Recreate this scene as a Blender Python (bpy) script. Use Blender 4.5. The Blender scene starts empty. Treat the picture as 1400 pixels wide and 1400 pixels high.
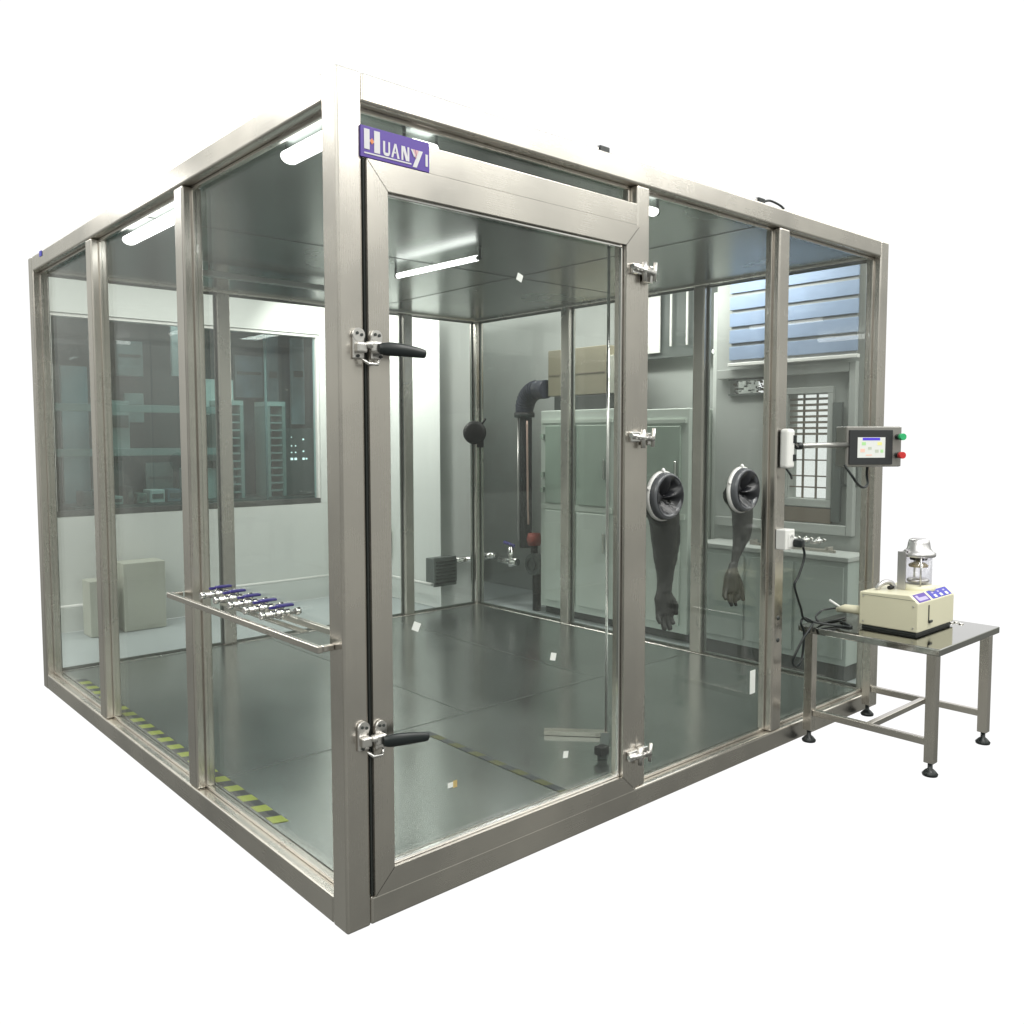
import bpy, bmesh, math, random
from mathutils import Vector, Matrix, Euler
random.seed(7)
SC = bpy.context.scene
COL = SC.collection
R = math.radians

# ------------------------------------------------------------------ camera
cd = bpy.data.cameras.new("camera")
cam = bpy.data.objects.new("camera", cd); COL.objects.link(cam)
CP = Vector((-1.2143, -2.0735, 1.4071)); YAW, PIT, ROLL = 0.72555, -0.066597, -0.001205
fw = Vector((math.sin(YAW)*math.cos(PIT), math.cos(YAW)*math.cos(PIT), math.sin(PIT)))
rt = fw.cross(Vector((0, 0, 1))).normalized(); up = rt.cross(fw)
rt2 = rt*math.cos(ROLL)+up*math.sin(ROLL); up2 = -rt*math.sin(ROLL)+up*math.cos(ROLL)
m = Matrix((rt2, up2, -fw)).transposed().to_4x4(); m.translation = CP
cam.matrix_world = m
cd.sensor_width = 36; cd.lens = 36*1180.63/1400
cd.shift_y = -(700-678.09)/1400
cd.clip_end = 200; cd.clip_start = 0.05
SC.camera = cam

# ------------------------------------------------------------------ world
# an even white surround in the direction the chamber stands against, a lab hall on the other sides
w = bpy.data.worlds.new("World"); SC.world = w; w.use_nodes = True
nt = w.node_tree; N = nt.nodes; LK = nt.links; N.clear()
def nd(t, **k):
    n = N.new(t)
    for a, b in k.items(): setattr(n, a, b)
    return n
def mth(op, a, b=None, c=None):
    n = nd('ShaderNodeMath', operation=op)
    for i, v in enumerate((a, b, c)):
        if v is None: continue
        if isinstance(v, (int, float)): n.inputs[i].default_value = v
        else: LK.new(v, n.inputs[i])
    return n.outputs[0]
tc = nd('ShaderNodeTexCoord'); sx = nd('ShaderNodeSeparateXYZ'); LK.new(tc.outputs['Generated'], sx.inputs[0])
X, Y, Z = sx.outputs
hl = mth('SQRT', mth('ADD', mth('MULTIPLY', X, X), mth('MULTIPLY', Y, Y)))
dt = mth('DIVIDE', mth('ADD', mth('MULTIPLY', X, 0.6636), mth('MULTIPLY', Y, 0.7481)), mth('MAXIMUM', hl, 0.001))
mr = nd('ShaderNodeMapRange', interpolation_type='SMOOTHSTEP'); LK.new(dt, mr.inputs[0])
mr.inputs[1].default_value = math.cos(R(43)); mr.inputs[2].default_value = math.cos(R(38))
mz = nd('ShaderNodeMapRange', interpolation_type='SMOOTHSTEP'); LK.new(mth('ABSOLUTE', Z), mz.inputs[0])
mz.inputs[1].default_value = 0.80; mz.inputs[2].default_value = 0.68
mask = mth('MULTIPLY', mr.outputs[0], mz.outputs[0])
rp = nd('ShaderNodeValToRGB'); LK.new(mth('MULTIPLY_ADD', Z, 0.5, 0.5), rp.inputs[0])
cr = rp.color_ramp; cr.elements[0].position = 0; cr.elements[0].color = (.16, .162, .155, 1)
cr.elements[1].position = 1; cr.elements[1].color = (.9, .92, .92, 1)
for p, c in ((.36, (.235, .235, .225)), (.46, (.32, .32, .305)), (.53, (.40, .40, .385)), (.585, (.50, .50, .485)), (.63, (.72, .72, .70)), (.655, (.95, .95, .93)), (.672, (1.25, 1.25, 1.22)), (.688, (1.8, 1.8, 1.76)), (.705, (2.5, 2.5, 2.45)), (.80, (1.7, 1.7, 1.68))):
    e = cr.elements.new(p); e.color = (*c, 1)
no = nd('ShaderNodeTexNoise'); no.inputs['Scale'].default_value = 2.6; no.inputs['Detail'].default_value = 3
mp = nd('ShaderNodeMapping'); mp.inputs['Scale'].default_value = (1, 1, 1.6)
LK.new(tc.outputs['Generated'], mp.inputs[0]); LK.new(mp.outputs[0], no.inputs['Vector'])
nr = nd('ShaderNodeMapRange'); LK.new(no.outputs[0], nr.inputs[0])
nr.inputs[1].default_value = .36; nr.inputs[2].default_value = .64; nr.inputs[3].default_value = .62; nr.inputs[4].default_value = 1.42
no2 = nd('ShaderNodeTexNoise'); no2.inputs['Scale'].default_value = 9; no2.inputs['Detail'].default_value = 1     # tall dark and light bays of the hall
mp2 = nd('ShaderNodeMapping'); mp2.inputs['Scale'].default_value = (1, 1, .12); LK.new(tc.outputs['Generated'], mp2.inputs[0]); LK.new(mp2.outputs[0], no2.inputs['Vector'])
nr2 = nd('ShaderNodeMapRange'); LK.new(no2.outputs[0], nr2.inputs[0]); nr2.inputs[1].default_value = .40; nr2.inputs[2].default_value = .60; nr2.inputs[3].default_value = .68; nr2.inputs[4].default_value = 1.38
mu = nd('ShaderNodeVectorMath', operation='SCALE'); LK.new(rp.outputs[0], mu.inputs[0]); LK.new(mth('MULTIPLY', nr.outputs[0], nr2.outputs[0]), mu.inputs['Scale'])
mx = nd('ShaderNodeMix', data_type='RGBA'); LK.new(mask, mx.inputs[0]); tn = nd('ShaderNodeVectorMath', operation='MULTIPLY'); LK.new(mu.outputs[0], tn.inputs[0]); tn.inputs[1].default_value = (.985, 1.0, .955); LK.new(tn.outputs[0], mx.inputs[6]); mx.inputs[7].default_value = (1.06, 1.06, 1.06, 1)
bg = nd('ShaderNodeBackground'); LK.new(mx.outputs[2], bg.inputs[0]); bg.inputs[1].default_value = 1.0
wo = nd('ShaderNodeOutputWorld'); LK.new(bg.outputs[0], wo.inputs[0])

# ------------------------------------------------------------------ unseen lamps: hall tubes around the photographer, plus lamps added for light
def lamp(x, y, z, sx_, sy_, e, col=(1, .98, .94), tilt=0):
    l = bpy.data.lights.new("unseen_lamp", 'AREA'); l.shape = 'RECTANGLE'; l.size = sx_; l.size_y = sy_; l.energy = e; l.color = col
    o = bpy.data.objects.new("unseen_lamp", l); COL.objects.link(o); o.location = (x, y, z); o.rotation_euler = (0, -tilt, 0); return o
lamp(-1.5, 1.6, 3.5, .3, 1.6, 22)
lamp(-1.15, 4.9, 3.3, .5, .7, 16)
lamp(1.55, -2.5, 3.62, 1.3, .6, 34)  # added so the top of the near corner reflects white
lamp(-1.45, 2.6, 3.62, .6, 1.0, 26)  # added for the same white reflection on the left side
lamp(-2.0, -1.4, 3.6, .3, 1.6, 22)
lamp(1.6, -1.25, 3.6, 1.6, .3, 28)
lamp(3.7, -1.5, 3.6, 1.6, .3, 28)
lamp(1.5, 4.05, 2.62, 2.0, .3, 9)     # added unseen lamp, brightens the rear wall behind the chamber
lamp(3.38, 1.7, 2.60, .2, 2.2, 30)  # added unseen lamp, brightens the cabinet fronts
lamp(2.1, 3.9, 2.62, .25, .8, 30, tilt=R(52))  # added unseen lamp, tilted to brighten the white column
lamp(1.8, 5.35, 2.52, 1.6, .3, 5)  # added unseen fill that lifts the dim room

SC.view_settings.view_transform = 'Standard'; SC.view_settings.look = 'None'
SC.view_settings.exposure = 0; SC.view_settings.gamma = 1
SC.cycles.use_denoising = True
SC.cycles.max_bounces = 14; SC.cycles.transparent_max_bounces = 32; SC.cycles.glossy_bounces = 5
SC.cycles.sample_clamp_indirect = 6; SC.cycles.caustics_reflective = False; SC.cycles.caustics_refractive = False

# ------------------------------------------------------------------ materials
MATS = {}
def mat(name, col, rough=.5, metal=0., emit=0., ecol=None, var=0., vscale=3., bump=0., bscale=60., vmap=(1, 1, 1), rvar=0., spec=.5, col2=None, streak=0):
    if name in MATS: return MATS[name]
    mt = bpy.data.materials.new(name); mt.use_nodes = True; t = mt.node_tree; b = t.nodes['Principled BSDF']
    b.inputs['Base Color'].default_value = (*col, 1); b.inputs['Roughness'].default_value = rough; b.inputs['Metallic'].default_value = metal
    b.inputs['Specular IOR Level'].default_value = spec
    if emit: b.inputs['Emission Color'].default_value = (*(ecol or col), 1); b.inputs['Emission Strength'].default_value = emit
    tcn = t.nodes.new('ShaderNodeTexCoord'); mpn = t.nodes.new('ShaderNodeMapping'); mpn.inputs['Scale'].default_value = vmap
    t.links.new(tcn.outputs['Object'], mpn.inputs[0])
    if var or rvar:
        n = t.nodes.new('ShaderNodeTexNoise'); n.inputs['Scale'].default_value = vscale; n.inputs['Detail'].default_value = 5
        t.links.new(tcn.outputs['Object'], n.inputs['Vector'])
        if var:
            r_ = t.nodes.new('ShaderNodeValToRGB'); t.links.new(n.outputs[0], r_.inputs[0])
            c2 = col2 or col
            r_.color_ramp.elements[0].position = .3; r_.color_ramp.elements[1].position = .7
            r_.color_ramp.elements[0].color = (*[c*(1-var) for c in c2], 1); r_.color_ramp.elements[1].color = (*[min(1, c*(1+var)) for c in col], 1)
            t.links.new(r_.outputs[0], b.inputs['Base Color'])
        if rvar:
            q = t.nodes.new('ShaderNodeMapRange'); t.links.new(n.outputs[0], q.inputs[0]); q.inputs[1].default_value = .3; q.inputs[2].default_value = .7
            q.inputs[3].default_value = max(.02, rough-rvar); q.inputs[4].default_value = rough+rvar; t.links.new(q.outputs[0], b.inputs['Roughness'])
    if streak:      # fine brushing lines: they vary the gloss and tone along the grain
        n = t.nodes.new('ShaderNodeTexNoise'); n.inputs['Scale'].default_value = 30; n.inputs['Detail'].default_value = 2
        t.links.new(mpn.outputs[0], n.inputs['Vector'])
        q = t.nodes.new('ShaderNodeMapRange'); t.links.new(n.outputs[0], q.inputs[0]); q.inputs[1].default_value = .3; q.inputs[2].default_value = .7; q.inputs[3].default_value = .98; q.inputs[4].default_value = 1.02
        old = b.inputs['Base Color'].links[0].from_socket
        ml = t.nodes.new('ShaderNodeVectorMath'); ml.operation = 'SCALE'; t.links.new(old, ml.inputs[0]); t.links.new(q.outputs[0], ml.inputs['Scale']); t.links.new(ml.outputs[0], b.inputs['Base Color'])
        ro = b.inputs['Roughness'].links[0].from_socket
        m3 = t.nodes.new('ShaderNodeMath'); m3.operation = 'MULTIPLY'; t.links.new(ro, m3.inputs[0]); t.links.new(q.outputs[0], m3.inputs[1]); t.links.new(m3.outputs[0], b.inputs['Roughness'])
    if bump:
        n = t.nodes.new('ShaderNodeTexNoise'); n.inputs['Scale'].default_value = bscale; n.inputs['Detail'].default_value = 3
        t.links.new(mpn.outputs[0], n.inputs['Vector'])
        bp = t.nodes.new('ShaderNodeBump'); bp.inputs['Strength'].default_value = bump; bp.inputs['Distance'].default_value = .002
        t.links.new(n.outputs[0], bp.inputs['Height']); t.links.new(bp.outputs[0], b.inputs['Normal'])
    MATS[name] = mt; return mt
ST = dict(col=(.645, .61, .56), col2=(.57, .545, .51), rough=.27, metal=1, var=.055, vscale=2.2, rvar=.035, streak=1)
steel_x = mat('brushed_steel_x', vmap=(.15, 22, 22), **ST)
steel_y = mat('brushed_steel_y', vmap=(22, .15, 22), **ST)
steel_z = mat('brushed_steel_z', vmap=(22, 22, .15), **ST)
chrome = mat('chrome', (.75, .74, .73), .12, 1)
cast = mat('cast_zinc', (.72, .70, .68), .3, 1, bump=.2, bscale=150)
floor_steel = mat('floor_sheet_steel', (.325, .35, .335), .22, .85, var=.09, vscale=1.6, rvar=.05)
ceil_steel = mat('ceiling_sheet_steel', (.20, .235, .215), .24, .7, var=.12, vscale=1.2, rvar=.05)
seam = mat('seam_dark', (.035, .04, .038), .5)
seam_l = mat('seam_light', (.2, .22, .205), .4, .5)
rubber = mat('black_rubber', (.012, .012, .013), .55, bump=.3, bscale=90)
sleeve = mat('glove_rubber', (.010, .011, .010), .42, var=.2, vscale=20, bump=.5, bscale=25)
blackp = mat('black_plastic', (.010, .014, .015), .32)
white_p = mat('white_plastic', (.78, .78, .76), .4)
white_wall = mat('white_wall_paint', (.66, .685, .665), .8, var=.03, vscale=1.5)
grey_wall = mat('grey_wall_paint', (.41, .43, .415), .8, var=.06, vscale=2)
dgrey = mat('dark_grey_panel', (.09, .105, .10), .5, var=.1)
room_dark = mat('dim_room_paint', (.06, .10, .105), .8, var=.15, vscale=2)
floor_room = mat('pale_floor_vinyl', (.42, .46, .47), .45, var=.06, vscale=2)
green_cab = mat('pale_green_enamel', (.60, .66, .61), .4, var=.03)
green_dk = mat('green_door_panel', (.33, .41, .35), .35, var=.08)
cardb = mat('cardboard', (.24, .22, .155), .8, var=.08)
cardb2 = mat('pale_cardboard', (.44, .45, .39), .8, var=.08)
cream = mat('cream_enamel', (.74, .71, .53), .38, var=.015, vscale=6, bump=.08, bscale=300)
purple = mat('purple_plate', (.085, .035, .33), .4)
purple_l = mat('purple_print', (.45, .40, .62), .5)
letter = mat('silver_lettering', (.68, .67, .70), .45)
orange = mat('orange_print', (.75, .25, .10), .5)
pinkish = mat('pink_print', (.70, .42, .45), .5)
blue_p = mat('blue_plastic', (.035, .035, .42), .4)
blue_v = mat('blue_valve_handle', (.04, .03, .20), .4)
red_p = mat('red_plastic', (.55, .03, .03), .4)
red_v = mat('red_painted_iron', (.30, .05, .035), .5)
green_b = mat('green_button', (.03, .42, .16), .4)
blue_sl = mat('blue_blind_slat', (.25, .33, .48), .5, var=.12, vscale=3)
slat_gr = mat('grey_blind_tape', (.30, .31, .31), .6)
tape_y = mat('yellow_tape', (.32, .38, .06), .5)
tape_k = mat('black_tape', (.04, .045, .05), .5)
tape_y_refl = mat('reflected_yellow_tape', (.13, .135, .06), .5)  # dim tape colours for a reflection painted onto the floor
tape_k_refl = mat('reflected_black_tape', (.075, .085, .09), .5)
paper = mat('white_paper', (.75, .77, .74), .6)
duct_b = mat('blue_black_duct', (.018, .022, .04), .45, bump=.4, bscale=80)
amber = mat('amber_fitting', (.5, .38, .16), .4)
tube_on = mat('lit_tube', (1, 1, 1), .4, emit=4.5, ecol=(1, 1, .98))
led = mat('lit_indicator', (1, 1, 1), .4, emit=1.6, ecol=(.95, 1, .98))
dimled = mat('lit_downlight', (1, 1, 1), .4, emit=1.1, ecol=(.9, 1, .98))
scr_w = mat('screen_white', (.3, .3, .3), .3, emit=.62, ecol=(.83, .86, .78))
scr_b = mat('screen_blue', (.03, .02, .3), .3, emit=.5, ecol=(.15, .10, .85))
scr_g = mat('screen_green', (.1, .3, .1), .3, emit=.6, ecol=(.62, .85, .45))
scr_y = mat('screen_yellow', (.3, .3, .1), .3, emit=.7, ecol=(.90, .85, .35))
scr_p = mat('screen_pink', (.3, .2, .1), .3, emit=.7, ecol=(.92, .62, .60))
scr_t = mat('screen_teal', (.3, .2, .1), .3, emit=.6, ecol=(.45, .72, .70))
teal = mat('pale_blue_panel', (.30, .42, .46), .5)
brown = mat('brown_slat', (.16, .13, .10), .6)

def glassmat(name, tint, f0=.045, rough=.0, smudge=.0):
    mt = bpy.data.materials.new(name); mt.use_nodes = True; t = mt.node_tree; t.nodes.clear(); n = t.nodes; l = t.links
    def M(op, a, b=None):
        q = n.new('ShaderNodeMath'); q.operation = op
        for i, v in enumerate((a, b)):
            if v is None: continue
            if isinstance(v, (int, float)): q.inputs[i].default_value = v
            else: l.new(v, q.inputs[i])
        return q.outputs[0]
    g = n.new('ShaderNodeNewGeometry'); dp = n.new('ShaderNodeVectorMath'); dp.operation = 'DOT_PRODUCT'
    l.new(g.outputs['Normal'], dp.inputs[0]); l.new(g.outputs['Incoming'], dp.inputs[1])
    c = M('ABSOLUTE', dp.outputs['Value'])
    f = M('ADD', M('MULTIPLY', M('POWER', M('SUBTRACT', 1, c), 5), (1-f0)*.5), f0)
    tr = n.new('ShaderNodeBsdfTransparent'); tr.inputs[0].default_value = (*tint, 1)
    gl = n.new('ShaderNodeBsdfGlossy'); gl.inputs['Roughness'].default_value = rough; gl.inputs[0].default_value = (1, 1, 1, 1)
    mxx = n.new('ShaderNodeMixShader'); l.new(f, mxx.inputs[0]); l.new(tr.outputs[0], mxx.inputs[1]); l.new(gl.outputs[0], mxx.inputs[2])
    o = n.new('ShaderNodeOutputMaterial')
    if smudge:   # thin film of dust and wipe marks
        no_ = n.new('ShaderNodeTexNoise'); no_.inputs['Scale'].default_value = 3.2; no_.inputs['Detail'].default_value = 4
        tcn = n.new('ShaderNodeTexCoord'); mpn = n.new('ShaderNodeMapping'); mpn.inputs['Scale'].default_value = (1, 1, .35)
        l.new(tcn.outputs['Object'], mpn.inputs[0]); l.new(mpn.outputs[0], no_.inputs['Vector'])
        k = n.new('ShaderNodeMapRange'); l.new(no_.outputs[0], k.inputs[0]); k.inputs[1].default_value = .42; k.inputs[2].default_value = .75
        k.inputs[3].default_value = smudge*.35; k.inputs[4].default_value = smudge*1.8
        df = n.new('ShaderNodeBsdfDiffuse'); df.inputs[0].default_value = (.75, .8, .77, 1)
        m2 = n.new('ShaderNodeMixShader'); l.new(k.outputs[0], m2.inputs[0]); l.new(mxx.outputs[0], m2.inputs[1]); l.new(df.outputs[0], m2.inputs[2])
        l.new(m2.outputs[0], o.inputs[0])
    else: l.new(mxx.outputs[0], o.inputs[0])
    return mt
glass = glassmat('chamber_glass', (.968, .980, .972), .032, 0, .007)
glass_win = glassmat('window_glass', (.76, .87, .87), .02)
glass_jar = glassmat('jar_glass', (.93, .93, .945), .06)

# ------------------------------------------------------------------ mesh helpers
class MB:
    def __init__(s): s.bm = bmesh.new(); s.mats = []
    def mi(s, mt):
        if mt not in s.mats: s.mats.append(mt)
        return s.mats.index(mt)
    def _fin(s, faces, mt, smooth=False):
        i = s.mi(mt)
        for f in faces:
            if f.is_valid: f.material_index = i; f.smooth = smooth
    def box(s, a, b, mt, bev=0., mtx=None):
        x0, y0, z0 = [min(p, q) for p, q in zip(a, b)]; x1, y1, z1 = [max(p, q) for p, q in zip(a, b)]
        v = [s.bm.verts.new(p) for p in ((x0, y0, z0), (x1, y0, z0), (x1, y1, z0), (x0, y1, z0), (x0, y0, z1), (x1, y0, z1), (x1, y1, z1), (x0, y1, z1))]
        fs = [s.bm.faces.new([v[i] for i in q]) for q in ((0, 3, 2, 1), (4, 5, 6, 7), (0, 1, 5, 4), (1, 2, 6, 5), (2, 3, 7, 6), (3, 0, 4, 7))]
        if bev:
            es = list({e for f in fs for e in f.edges})
            r_ = bmesh.ops.bevel(s.bm, geom=es, offset=bev, segments=3, affect='EDGES', profile=.5)
            allf = set(f for f in fs if f.is_valid) | set(r_['faces'])
            for f in list(allf):
                for vv in f.verts:
                    for g in vv.link_faces: allf.add(g)
            fs = list(allf)
        if mtx is not None:
            vs = {vv for f in fs if f.is_valid for vv in f.verts}
            for vv in vs: vv.co = mtx @ vv.co
        s._fin(fs, mt); return s
    def prism(s, pts, off, mt):       # planar polygon (3d points) pushed by vector off
        off = Vector(off); a = [s.bm.verts.new(p) for p in pts]; b = [s.bm.verts.new(Vector(p)+off) for p in pts]
        n = len(pts); fs = [s.bm.faces.new(a), s.bm.faces.new(b[::-1])]
        for i in range(n): fs.append(s.bm.faces.new((a[i], b[i], b[(i+1) % n], a[(i+1) % n])))
        bmesh.ops.recalc_face_normals(s.bm, faces=fs); s._fin(fs, mt); return s
    def tube(s, pts, rad, mt, seg=12, cap=True, sq=None):
        pts = [Vector(p) for p in pts]; rad = rad if isinstance(rad, (list, tuple)) else [rad]*len(pts)
        rings = []; ref = None
        for i, p in enumerate(pts):
            d = (pts[min(i+1, len(pts)-1)]-pts[max(i-1, 0)]).normalized()
            if ref is None: ref = Vector((0, 0, 1)) if abs(d.z) < .9 else Vector((1, 0, 0))
            a = (ref-d*ref.dot(d)).normalized(); ref = a; b = d.cross(a)
            k1, k2 = (1, 1) if sq is None else sq
            rings.append([s.bm.verts.new(p+a*math.cos(2*math.pi*j/seg)*rad[i]*k1+b*math.sin(2*math.pi*j/seg)*rad[i]*k2) for j in range(seg)])
        fs = []
        for i in range(len(rings)-1):
            for j in range(seg): fs.append(s.bm.faces.new((rings[i][j], rings[i][(j+1) % seg], rings[i+1][(j+1) % seg], rings[i+1][j])))
        s._fin(fs, mt, True)
        if cap: s._fin([s.bm.faces.new(rings[0][::-1]), s.bm.faces.new(rings[-1])], mt)
        return s
    def lathe(s, prof, mt, mtx=None, seg=32, smooth=True):   # prof: (r,z)
        rings = []
        for r_, z in prof: rings.append([s.bm.verts.new((max(r_, 1e-4)*math.cos(2*math.pi*j/seg), max(r_, 1e-4)*math.sin(2*math.pi*j/seg), z)) for j in range(seg)])
        fs = []
        for i in range(len(rings)-1):
            for j in range(seg): fs.append(s.bm.faces.new((rings[i][j], rings[i][(j+1) % seg], rings[i+1][(j+1) % seg], rings[i+1][j])))
        if mtx is not None:
            for rr in rings:
                for v in rr: v.co = mtx @ v.co
        s._fin(fs, mt, smooth); return s
    def build(s, name, parent=None, label=None):
        me = bpy.data.meshes.new(name); s.bm.normal_update()
        s.bm.to_mesh(me); s.bm.free()
        for mt in s.mats: me.materials.append(mt)
        o = bpy.data.objects.new(name, me); COL.objects.link(o)
        if parent is not None: o.parent = parent; o.matrix_parent_inverse = Matrix.Translation(-WORLDPOS(parent)) if False else Matrix()
        if parent is not None: rel(o, parent)
        if label: o['label'] = label
        return o
POS = {}
def wpos(o):
    v = Vector((0, 0, 0))
    while o is not None: v += Vector(o.location); o = o.parent
    return v
def rel(o, parent):
    # meshes are written in world coordinates; shift them so that they sit right under a moved Empty
    p = wpos(parent)
    o.data.transform(Matrix.Translation(-p))
def empty(name, loc): 
    o = bpy.data.objects.new(name, None); COL.objects.link(o); o.location = loc; o.empty_display_size = .1; return o
def tag(o, label, cat, group=None):
    o['label'] = label; o['category'] = cat; o['kind'] = 'thing'
    if group: o['group'] = group
    return o
def struct(o): o['kind'] = 'structure'; return o
def bx(name, a, b, mt, parent=None, bev=0., label=None): return MB().box(a, b, mt, bev).build(name, parent, label)
def spline(pts, n=8):
    P = [Vector(p) for p in pts]; P = [P[0]*2-P[1]]+P+[P[-1]*2-P[-2]]; out = []
    for i in range(1, len(P)-2):
        for k in range(n):
            t = k/n; a, b, c, d = P[i-1:i+3]
            out.append(.5*((2*b)+(-a+c)*t+(2*a-5*b+4*c-d)*t*t+(-a+3*b-3*c+d)*t**3))
    out.append(P[-2]); return out
def rotm(axis, ang, c): return Matrix.Translation(c) @ Matrix.Rotation(ang, 4, axis)

# ------------------------------------------------------------------ the lab behind the chamber (setting)
W, D, H, T = 3.2, 3.32, 2.4, .08
def wall_grid(mb, us, vs, holes, put):
    for i in range(len(us)-1):
        for j in range(len(vs)-1):
            if (i, j) in holes: continue
            put(mb, us[i], us[i+1], vs[j], vs[j+1])
mb = MB(); mb.prism([(.12, 3.36, -.004), (.41, 4.73, -.004), (3.9, 4.73, -.004), (4.25, 4.5, -.004), (4.25, .60, -.004), (3.30, .125, -.004), (3.24, .4, -.004), (3.24, 3.36, -.004)], (0, 0, -.03), floor_room)
struct(mb.build('floor'))
# rear wall with the long observation window
mb = MB(); mb.prism([(.40, 4.72, 0), (.40, 4.72, .84), (3.04, 4.72, .84), (3.04, 4.72, 0)], (0, .1, 0), white_wall)
mb.box((.40, 4.72, 2.31), (3.04, 4.82, 2.6), white_wall); mb.box((2.57, 4.72, .842), (3.04, 4.82, 2.308), white_wall)
mb.box((.40, 4.72, .842), (.425, 4.82, 2.308), white_wall)
struct(mb.build('wall_rear'))
mb = MB(); mb.box((3.04, 3.61, 0), (3.46, 4.9, 2.52), white_wall); struct(mb.build('column'))
mb = MB(); mb.box((3.462, 4.5, 0), (4.30, 4.6, 2.52), grey_wall); struct(mb.build('wall_back'))
mb = MB(); mb.box((4.20, 1.45, 0), (4.30, 4.498, 2.52), grey_wall); struct(mb.build('wall_side'))

# window wall at x = 3.7 (with a barred opening to the daylight)
mb = MB()
us = [.325, .42, .49, .596, .867, 1.0, 1.31, 1.42]; vs = [0, 1.03, 1.13, 1.25, 1.68, 1.70, 1.79, 2.5]
holes = {(3, 1), (3, 2), (3, 3), (1, 2), (5, 5)}
wall_grid(mb, us, vs, holes, lambda m_, a, b, c, d: m_.box((3.74, a, c), (3.84, b, d), grey_wall))
struct(mb.build('wall_window'))
wn = tag(empty('window', (3.74, .73, 1.03)), 'barred bright window below the blue blind, white daylight behind it', 'window')
mb = MB()
for (a, b, c, d) in ((.56, .90, .98, 1.03), (.56, .90, 1.68, 1.72), (.867, .90, 1.03, 1.68), (.56, .596, 1.03, 1.68)): mb.box((3.715, a, c), (3.738, b, d), grey_wall, .004)
mb.build('frame', wn)
bx('pane', (3.80, .596, 1.03), (3.805, .867, 1.68), glass, wn)
mb = MB()
for y in (.69, .78): mb.box((3.76, y-.004, 1.03), (3.775, y+.004, 1.68), brown)
for z in (1.10, 1.17, 1.27, 1.35): mb.box((3.76, .596, z-.004), (3.775, .867, z+.004), brown)
mb.build('bars', wn)
mb = MB()
for k in range(7):
    z = 1.43+k*.036; mb.box((3.745, .598, z-.004), (3.775, .865, z+.010), brown, 0)
mb.build('louvre', wn)
rs = random.Random(5)
w3 = tag(empty('window', (3.74, 1.15, 1.7)), 'small shaded opening sparkling with daylight under the blind', 'window')
mb = MB(); mb.box((3.72, 1.0, 1.688), (3.738, 1.31, 1.70), dgrey); mb.box((3.72, 1.0, 1.79), (3.738, 1.31, 1.802), dgrey); mb.build('frame', w3)
mb = MB()
for k in range(46):
    y, z = rs.uniform(1.0, 1.30), rs.uniform(1.70, 1.785); d1, d2 = rs.uniform(.01, .03), rs.uniform(.004, .014); mb.box((3.77+.001*k, y, z), (3.7705+.001*k, min(1.31, y+d1), min(1.79, z+d2)), rs.choice((dgrey, brown, grey_wall)))
mb.build('mesh_screen', w3)
for (pts, rr, mt_, nm, lb, ct_) in (([(4.6, .75, .9), (4.6, .80, 1.10), (4.6, .76, 1.2)], .012, brown, 'post', 'leaning brown post outside the barred window', 'post'),
        ([(4.6, 1.05, 1.28), (4.6, .95, 1.30), (4.6, .90, 1.26)], .02, red_v, 'flag', 'small red shape outside the barred window', 'cloth'),
        ([(4.5, 1.0, 1.06), (4.5, .88, 1.08), (4.5, .78, 1.03)], .022, red_v, 'crate', 'low reddish heap outside the barred window', 'heap'),
        ([(4.7, .98, 1.0), (4.7, .92, 1.12), (4.7, .90, 1.16), (4.7, .97, 1.2)], .018, dgrey, 'branch', 'grey bent branch outside the barred window', 'branch')):
    mb = MB(); mb.tube(spline(pts, 4), rr, mt_, 7); tag(mb.build(nm), lb, ct_)
w2 = tag(empty('window', (3.74, .455, 1.13)), 'tiny bright window opening just under the touch screen box', 'window')
mb = MB()
for (a, b, c, d) in ((.405, .505, 1.115, 1.13), (.405, .505, 1.25, 1.265), (.49, .505, 1.13, 1.25), (.405, .42, 1.13, 1.25)): mb.box((3.72, a, c), (3.738, b, d), dgrey)
mb.build('frame', w2)
bx('pane', (3.80, .42, 1.13), (3.805, .49, 1.25), glass, w2)
# framed dark door leaf beside the bars, outer door casing
dr = tag(empty('door', (3.70, .6, 0)), 'grey framed doorway with dark glass strip beside the barred window', 'door')
mb = MB()
mb.box((3.69, .41, .82), (3.735, .45, 1.86), grey_wall, .004); mb.box((3.69, .452, .82), (3.735, 1.38, .88), grey_wall, .004); mb.box((3.69, .452, 1.80), (3.735, 1.38, 1.86), grey_wall, .004)
mb.box((3.69, .905, .882), (3.735, .95, 1.798), grey_wall, .004)
mb.build('casing', dr)
bx('dark_glass', (3.705, .50, .90), (3.73, .555, 1.62), dgrey, dr)
bx('kick_panel', (3.712, .56, .885), (3.73, .90, .975), brown, dr)
# blue blind
bl = tag(empty('blind', (3.68, .8, 1.88)), 'blue slatted blind hanging over the rear window', 'blind')
mb = MB(); mb.box((3.655, .385, 2.43), (3.70, 1.275, 2.47), slat_gr, .004); mb.build('headrail', bl)
for k in range(5):
    z = 1.90+k*.108
    mb = MB(); mb.box((3.665, .39, z+.018), (3.673, 1.27, z+.104), blue_sl, .002); mb.build('slat', bl)
mb = MB(); mb.box((3.676, .40, 1.90), (3.680, 1.26, 2.43), slat_gr); mb.build('backing', bl)
mb = MB(); mb.box((3.655, .385, 1.875), (3.69, 1.275, 1.898), white_p, .004); mb.build('bottom_bar', bl)

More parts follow.
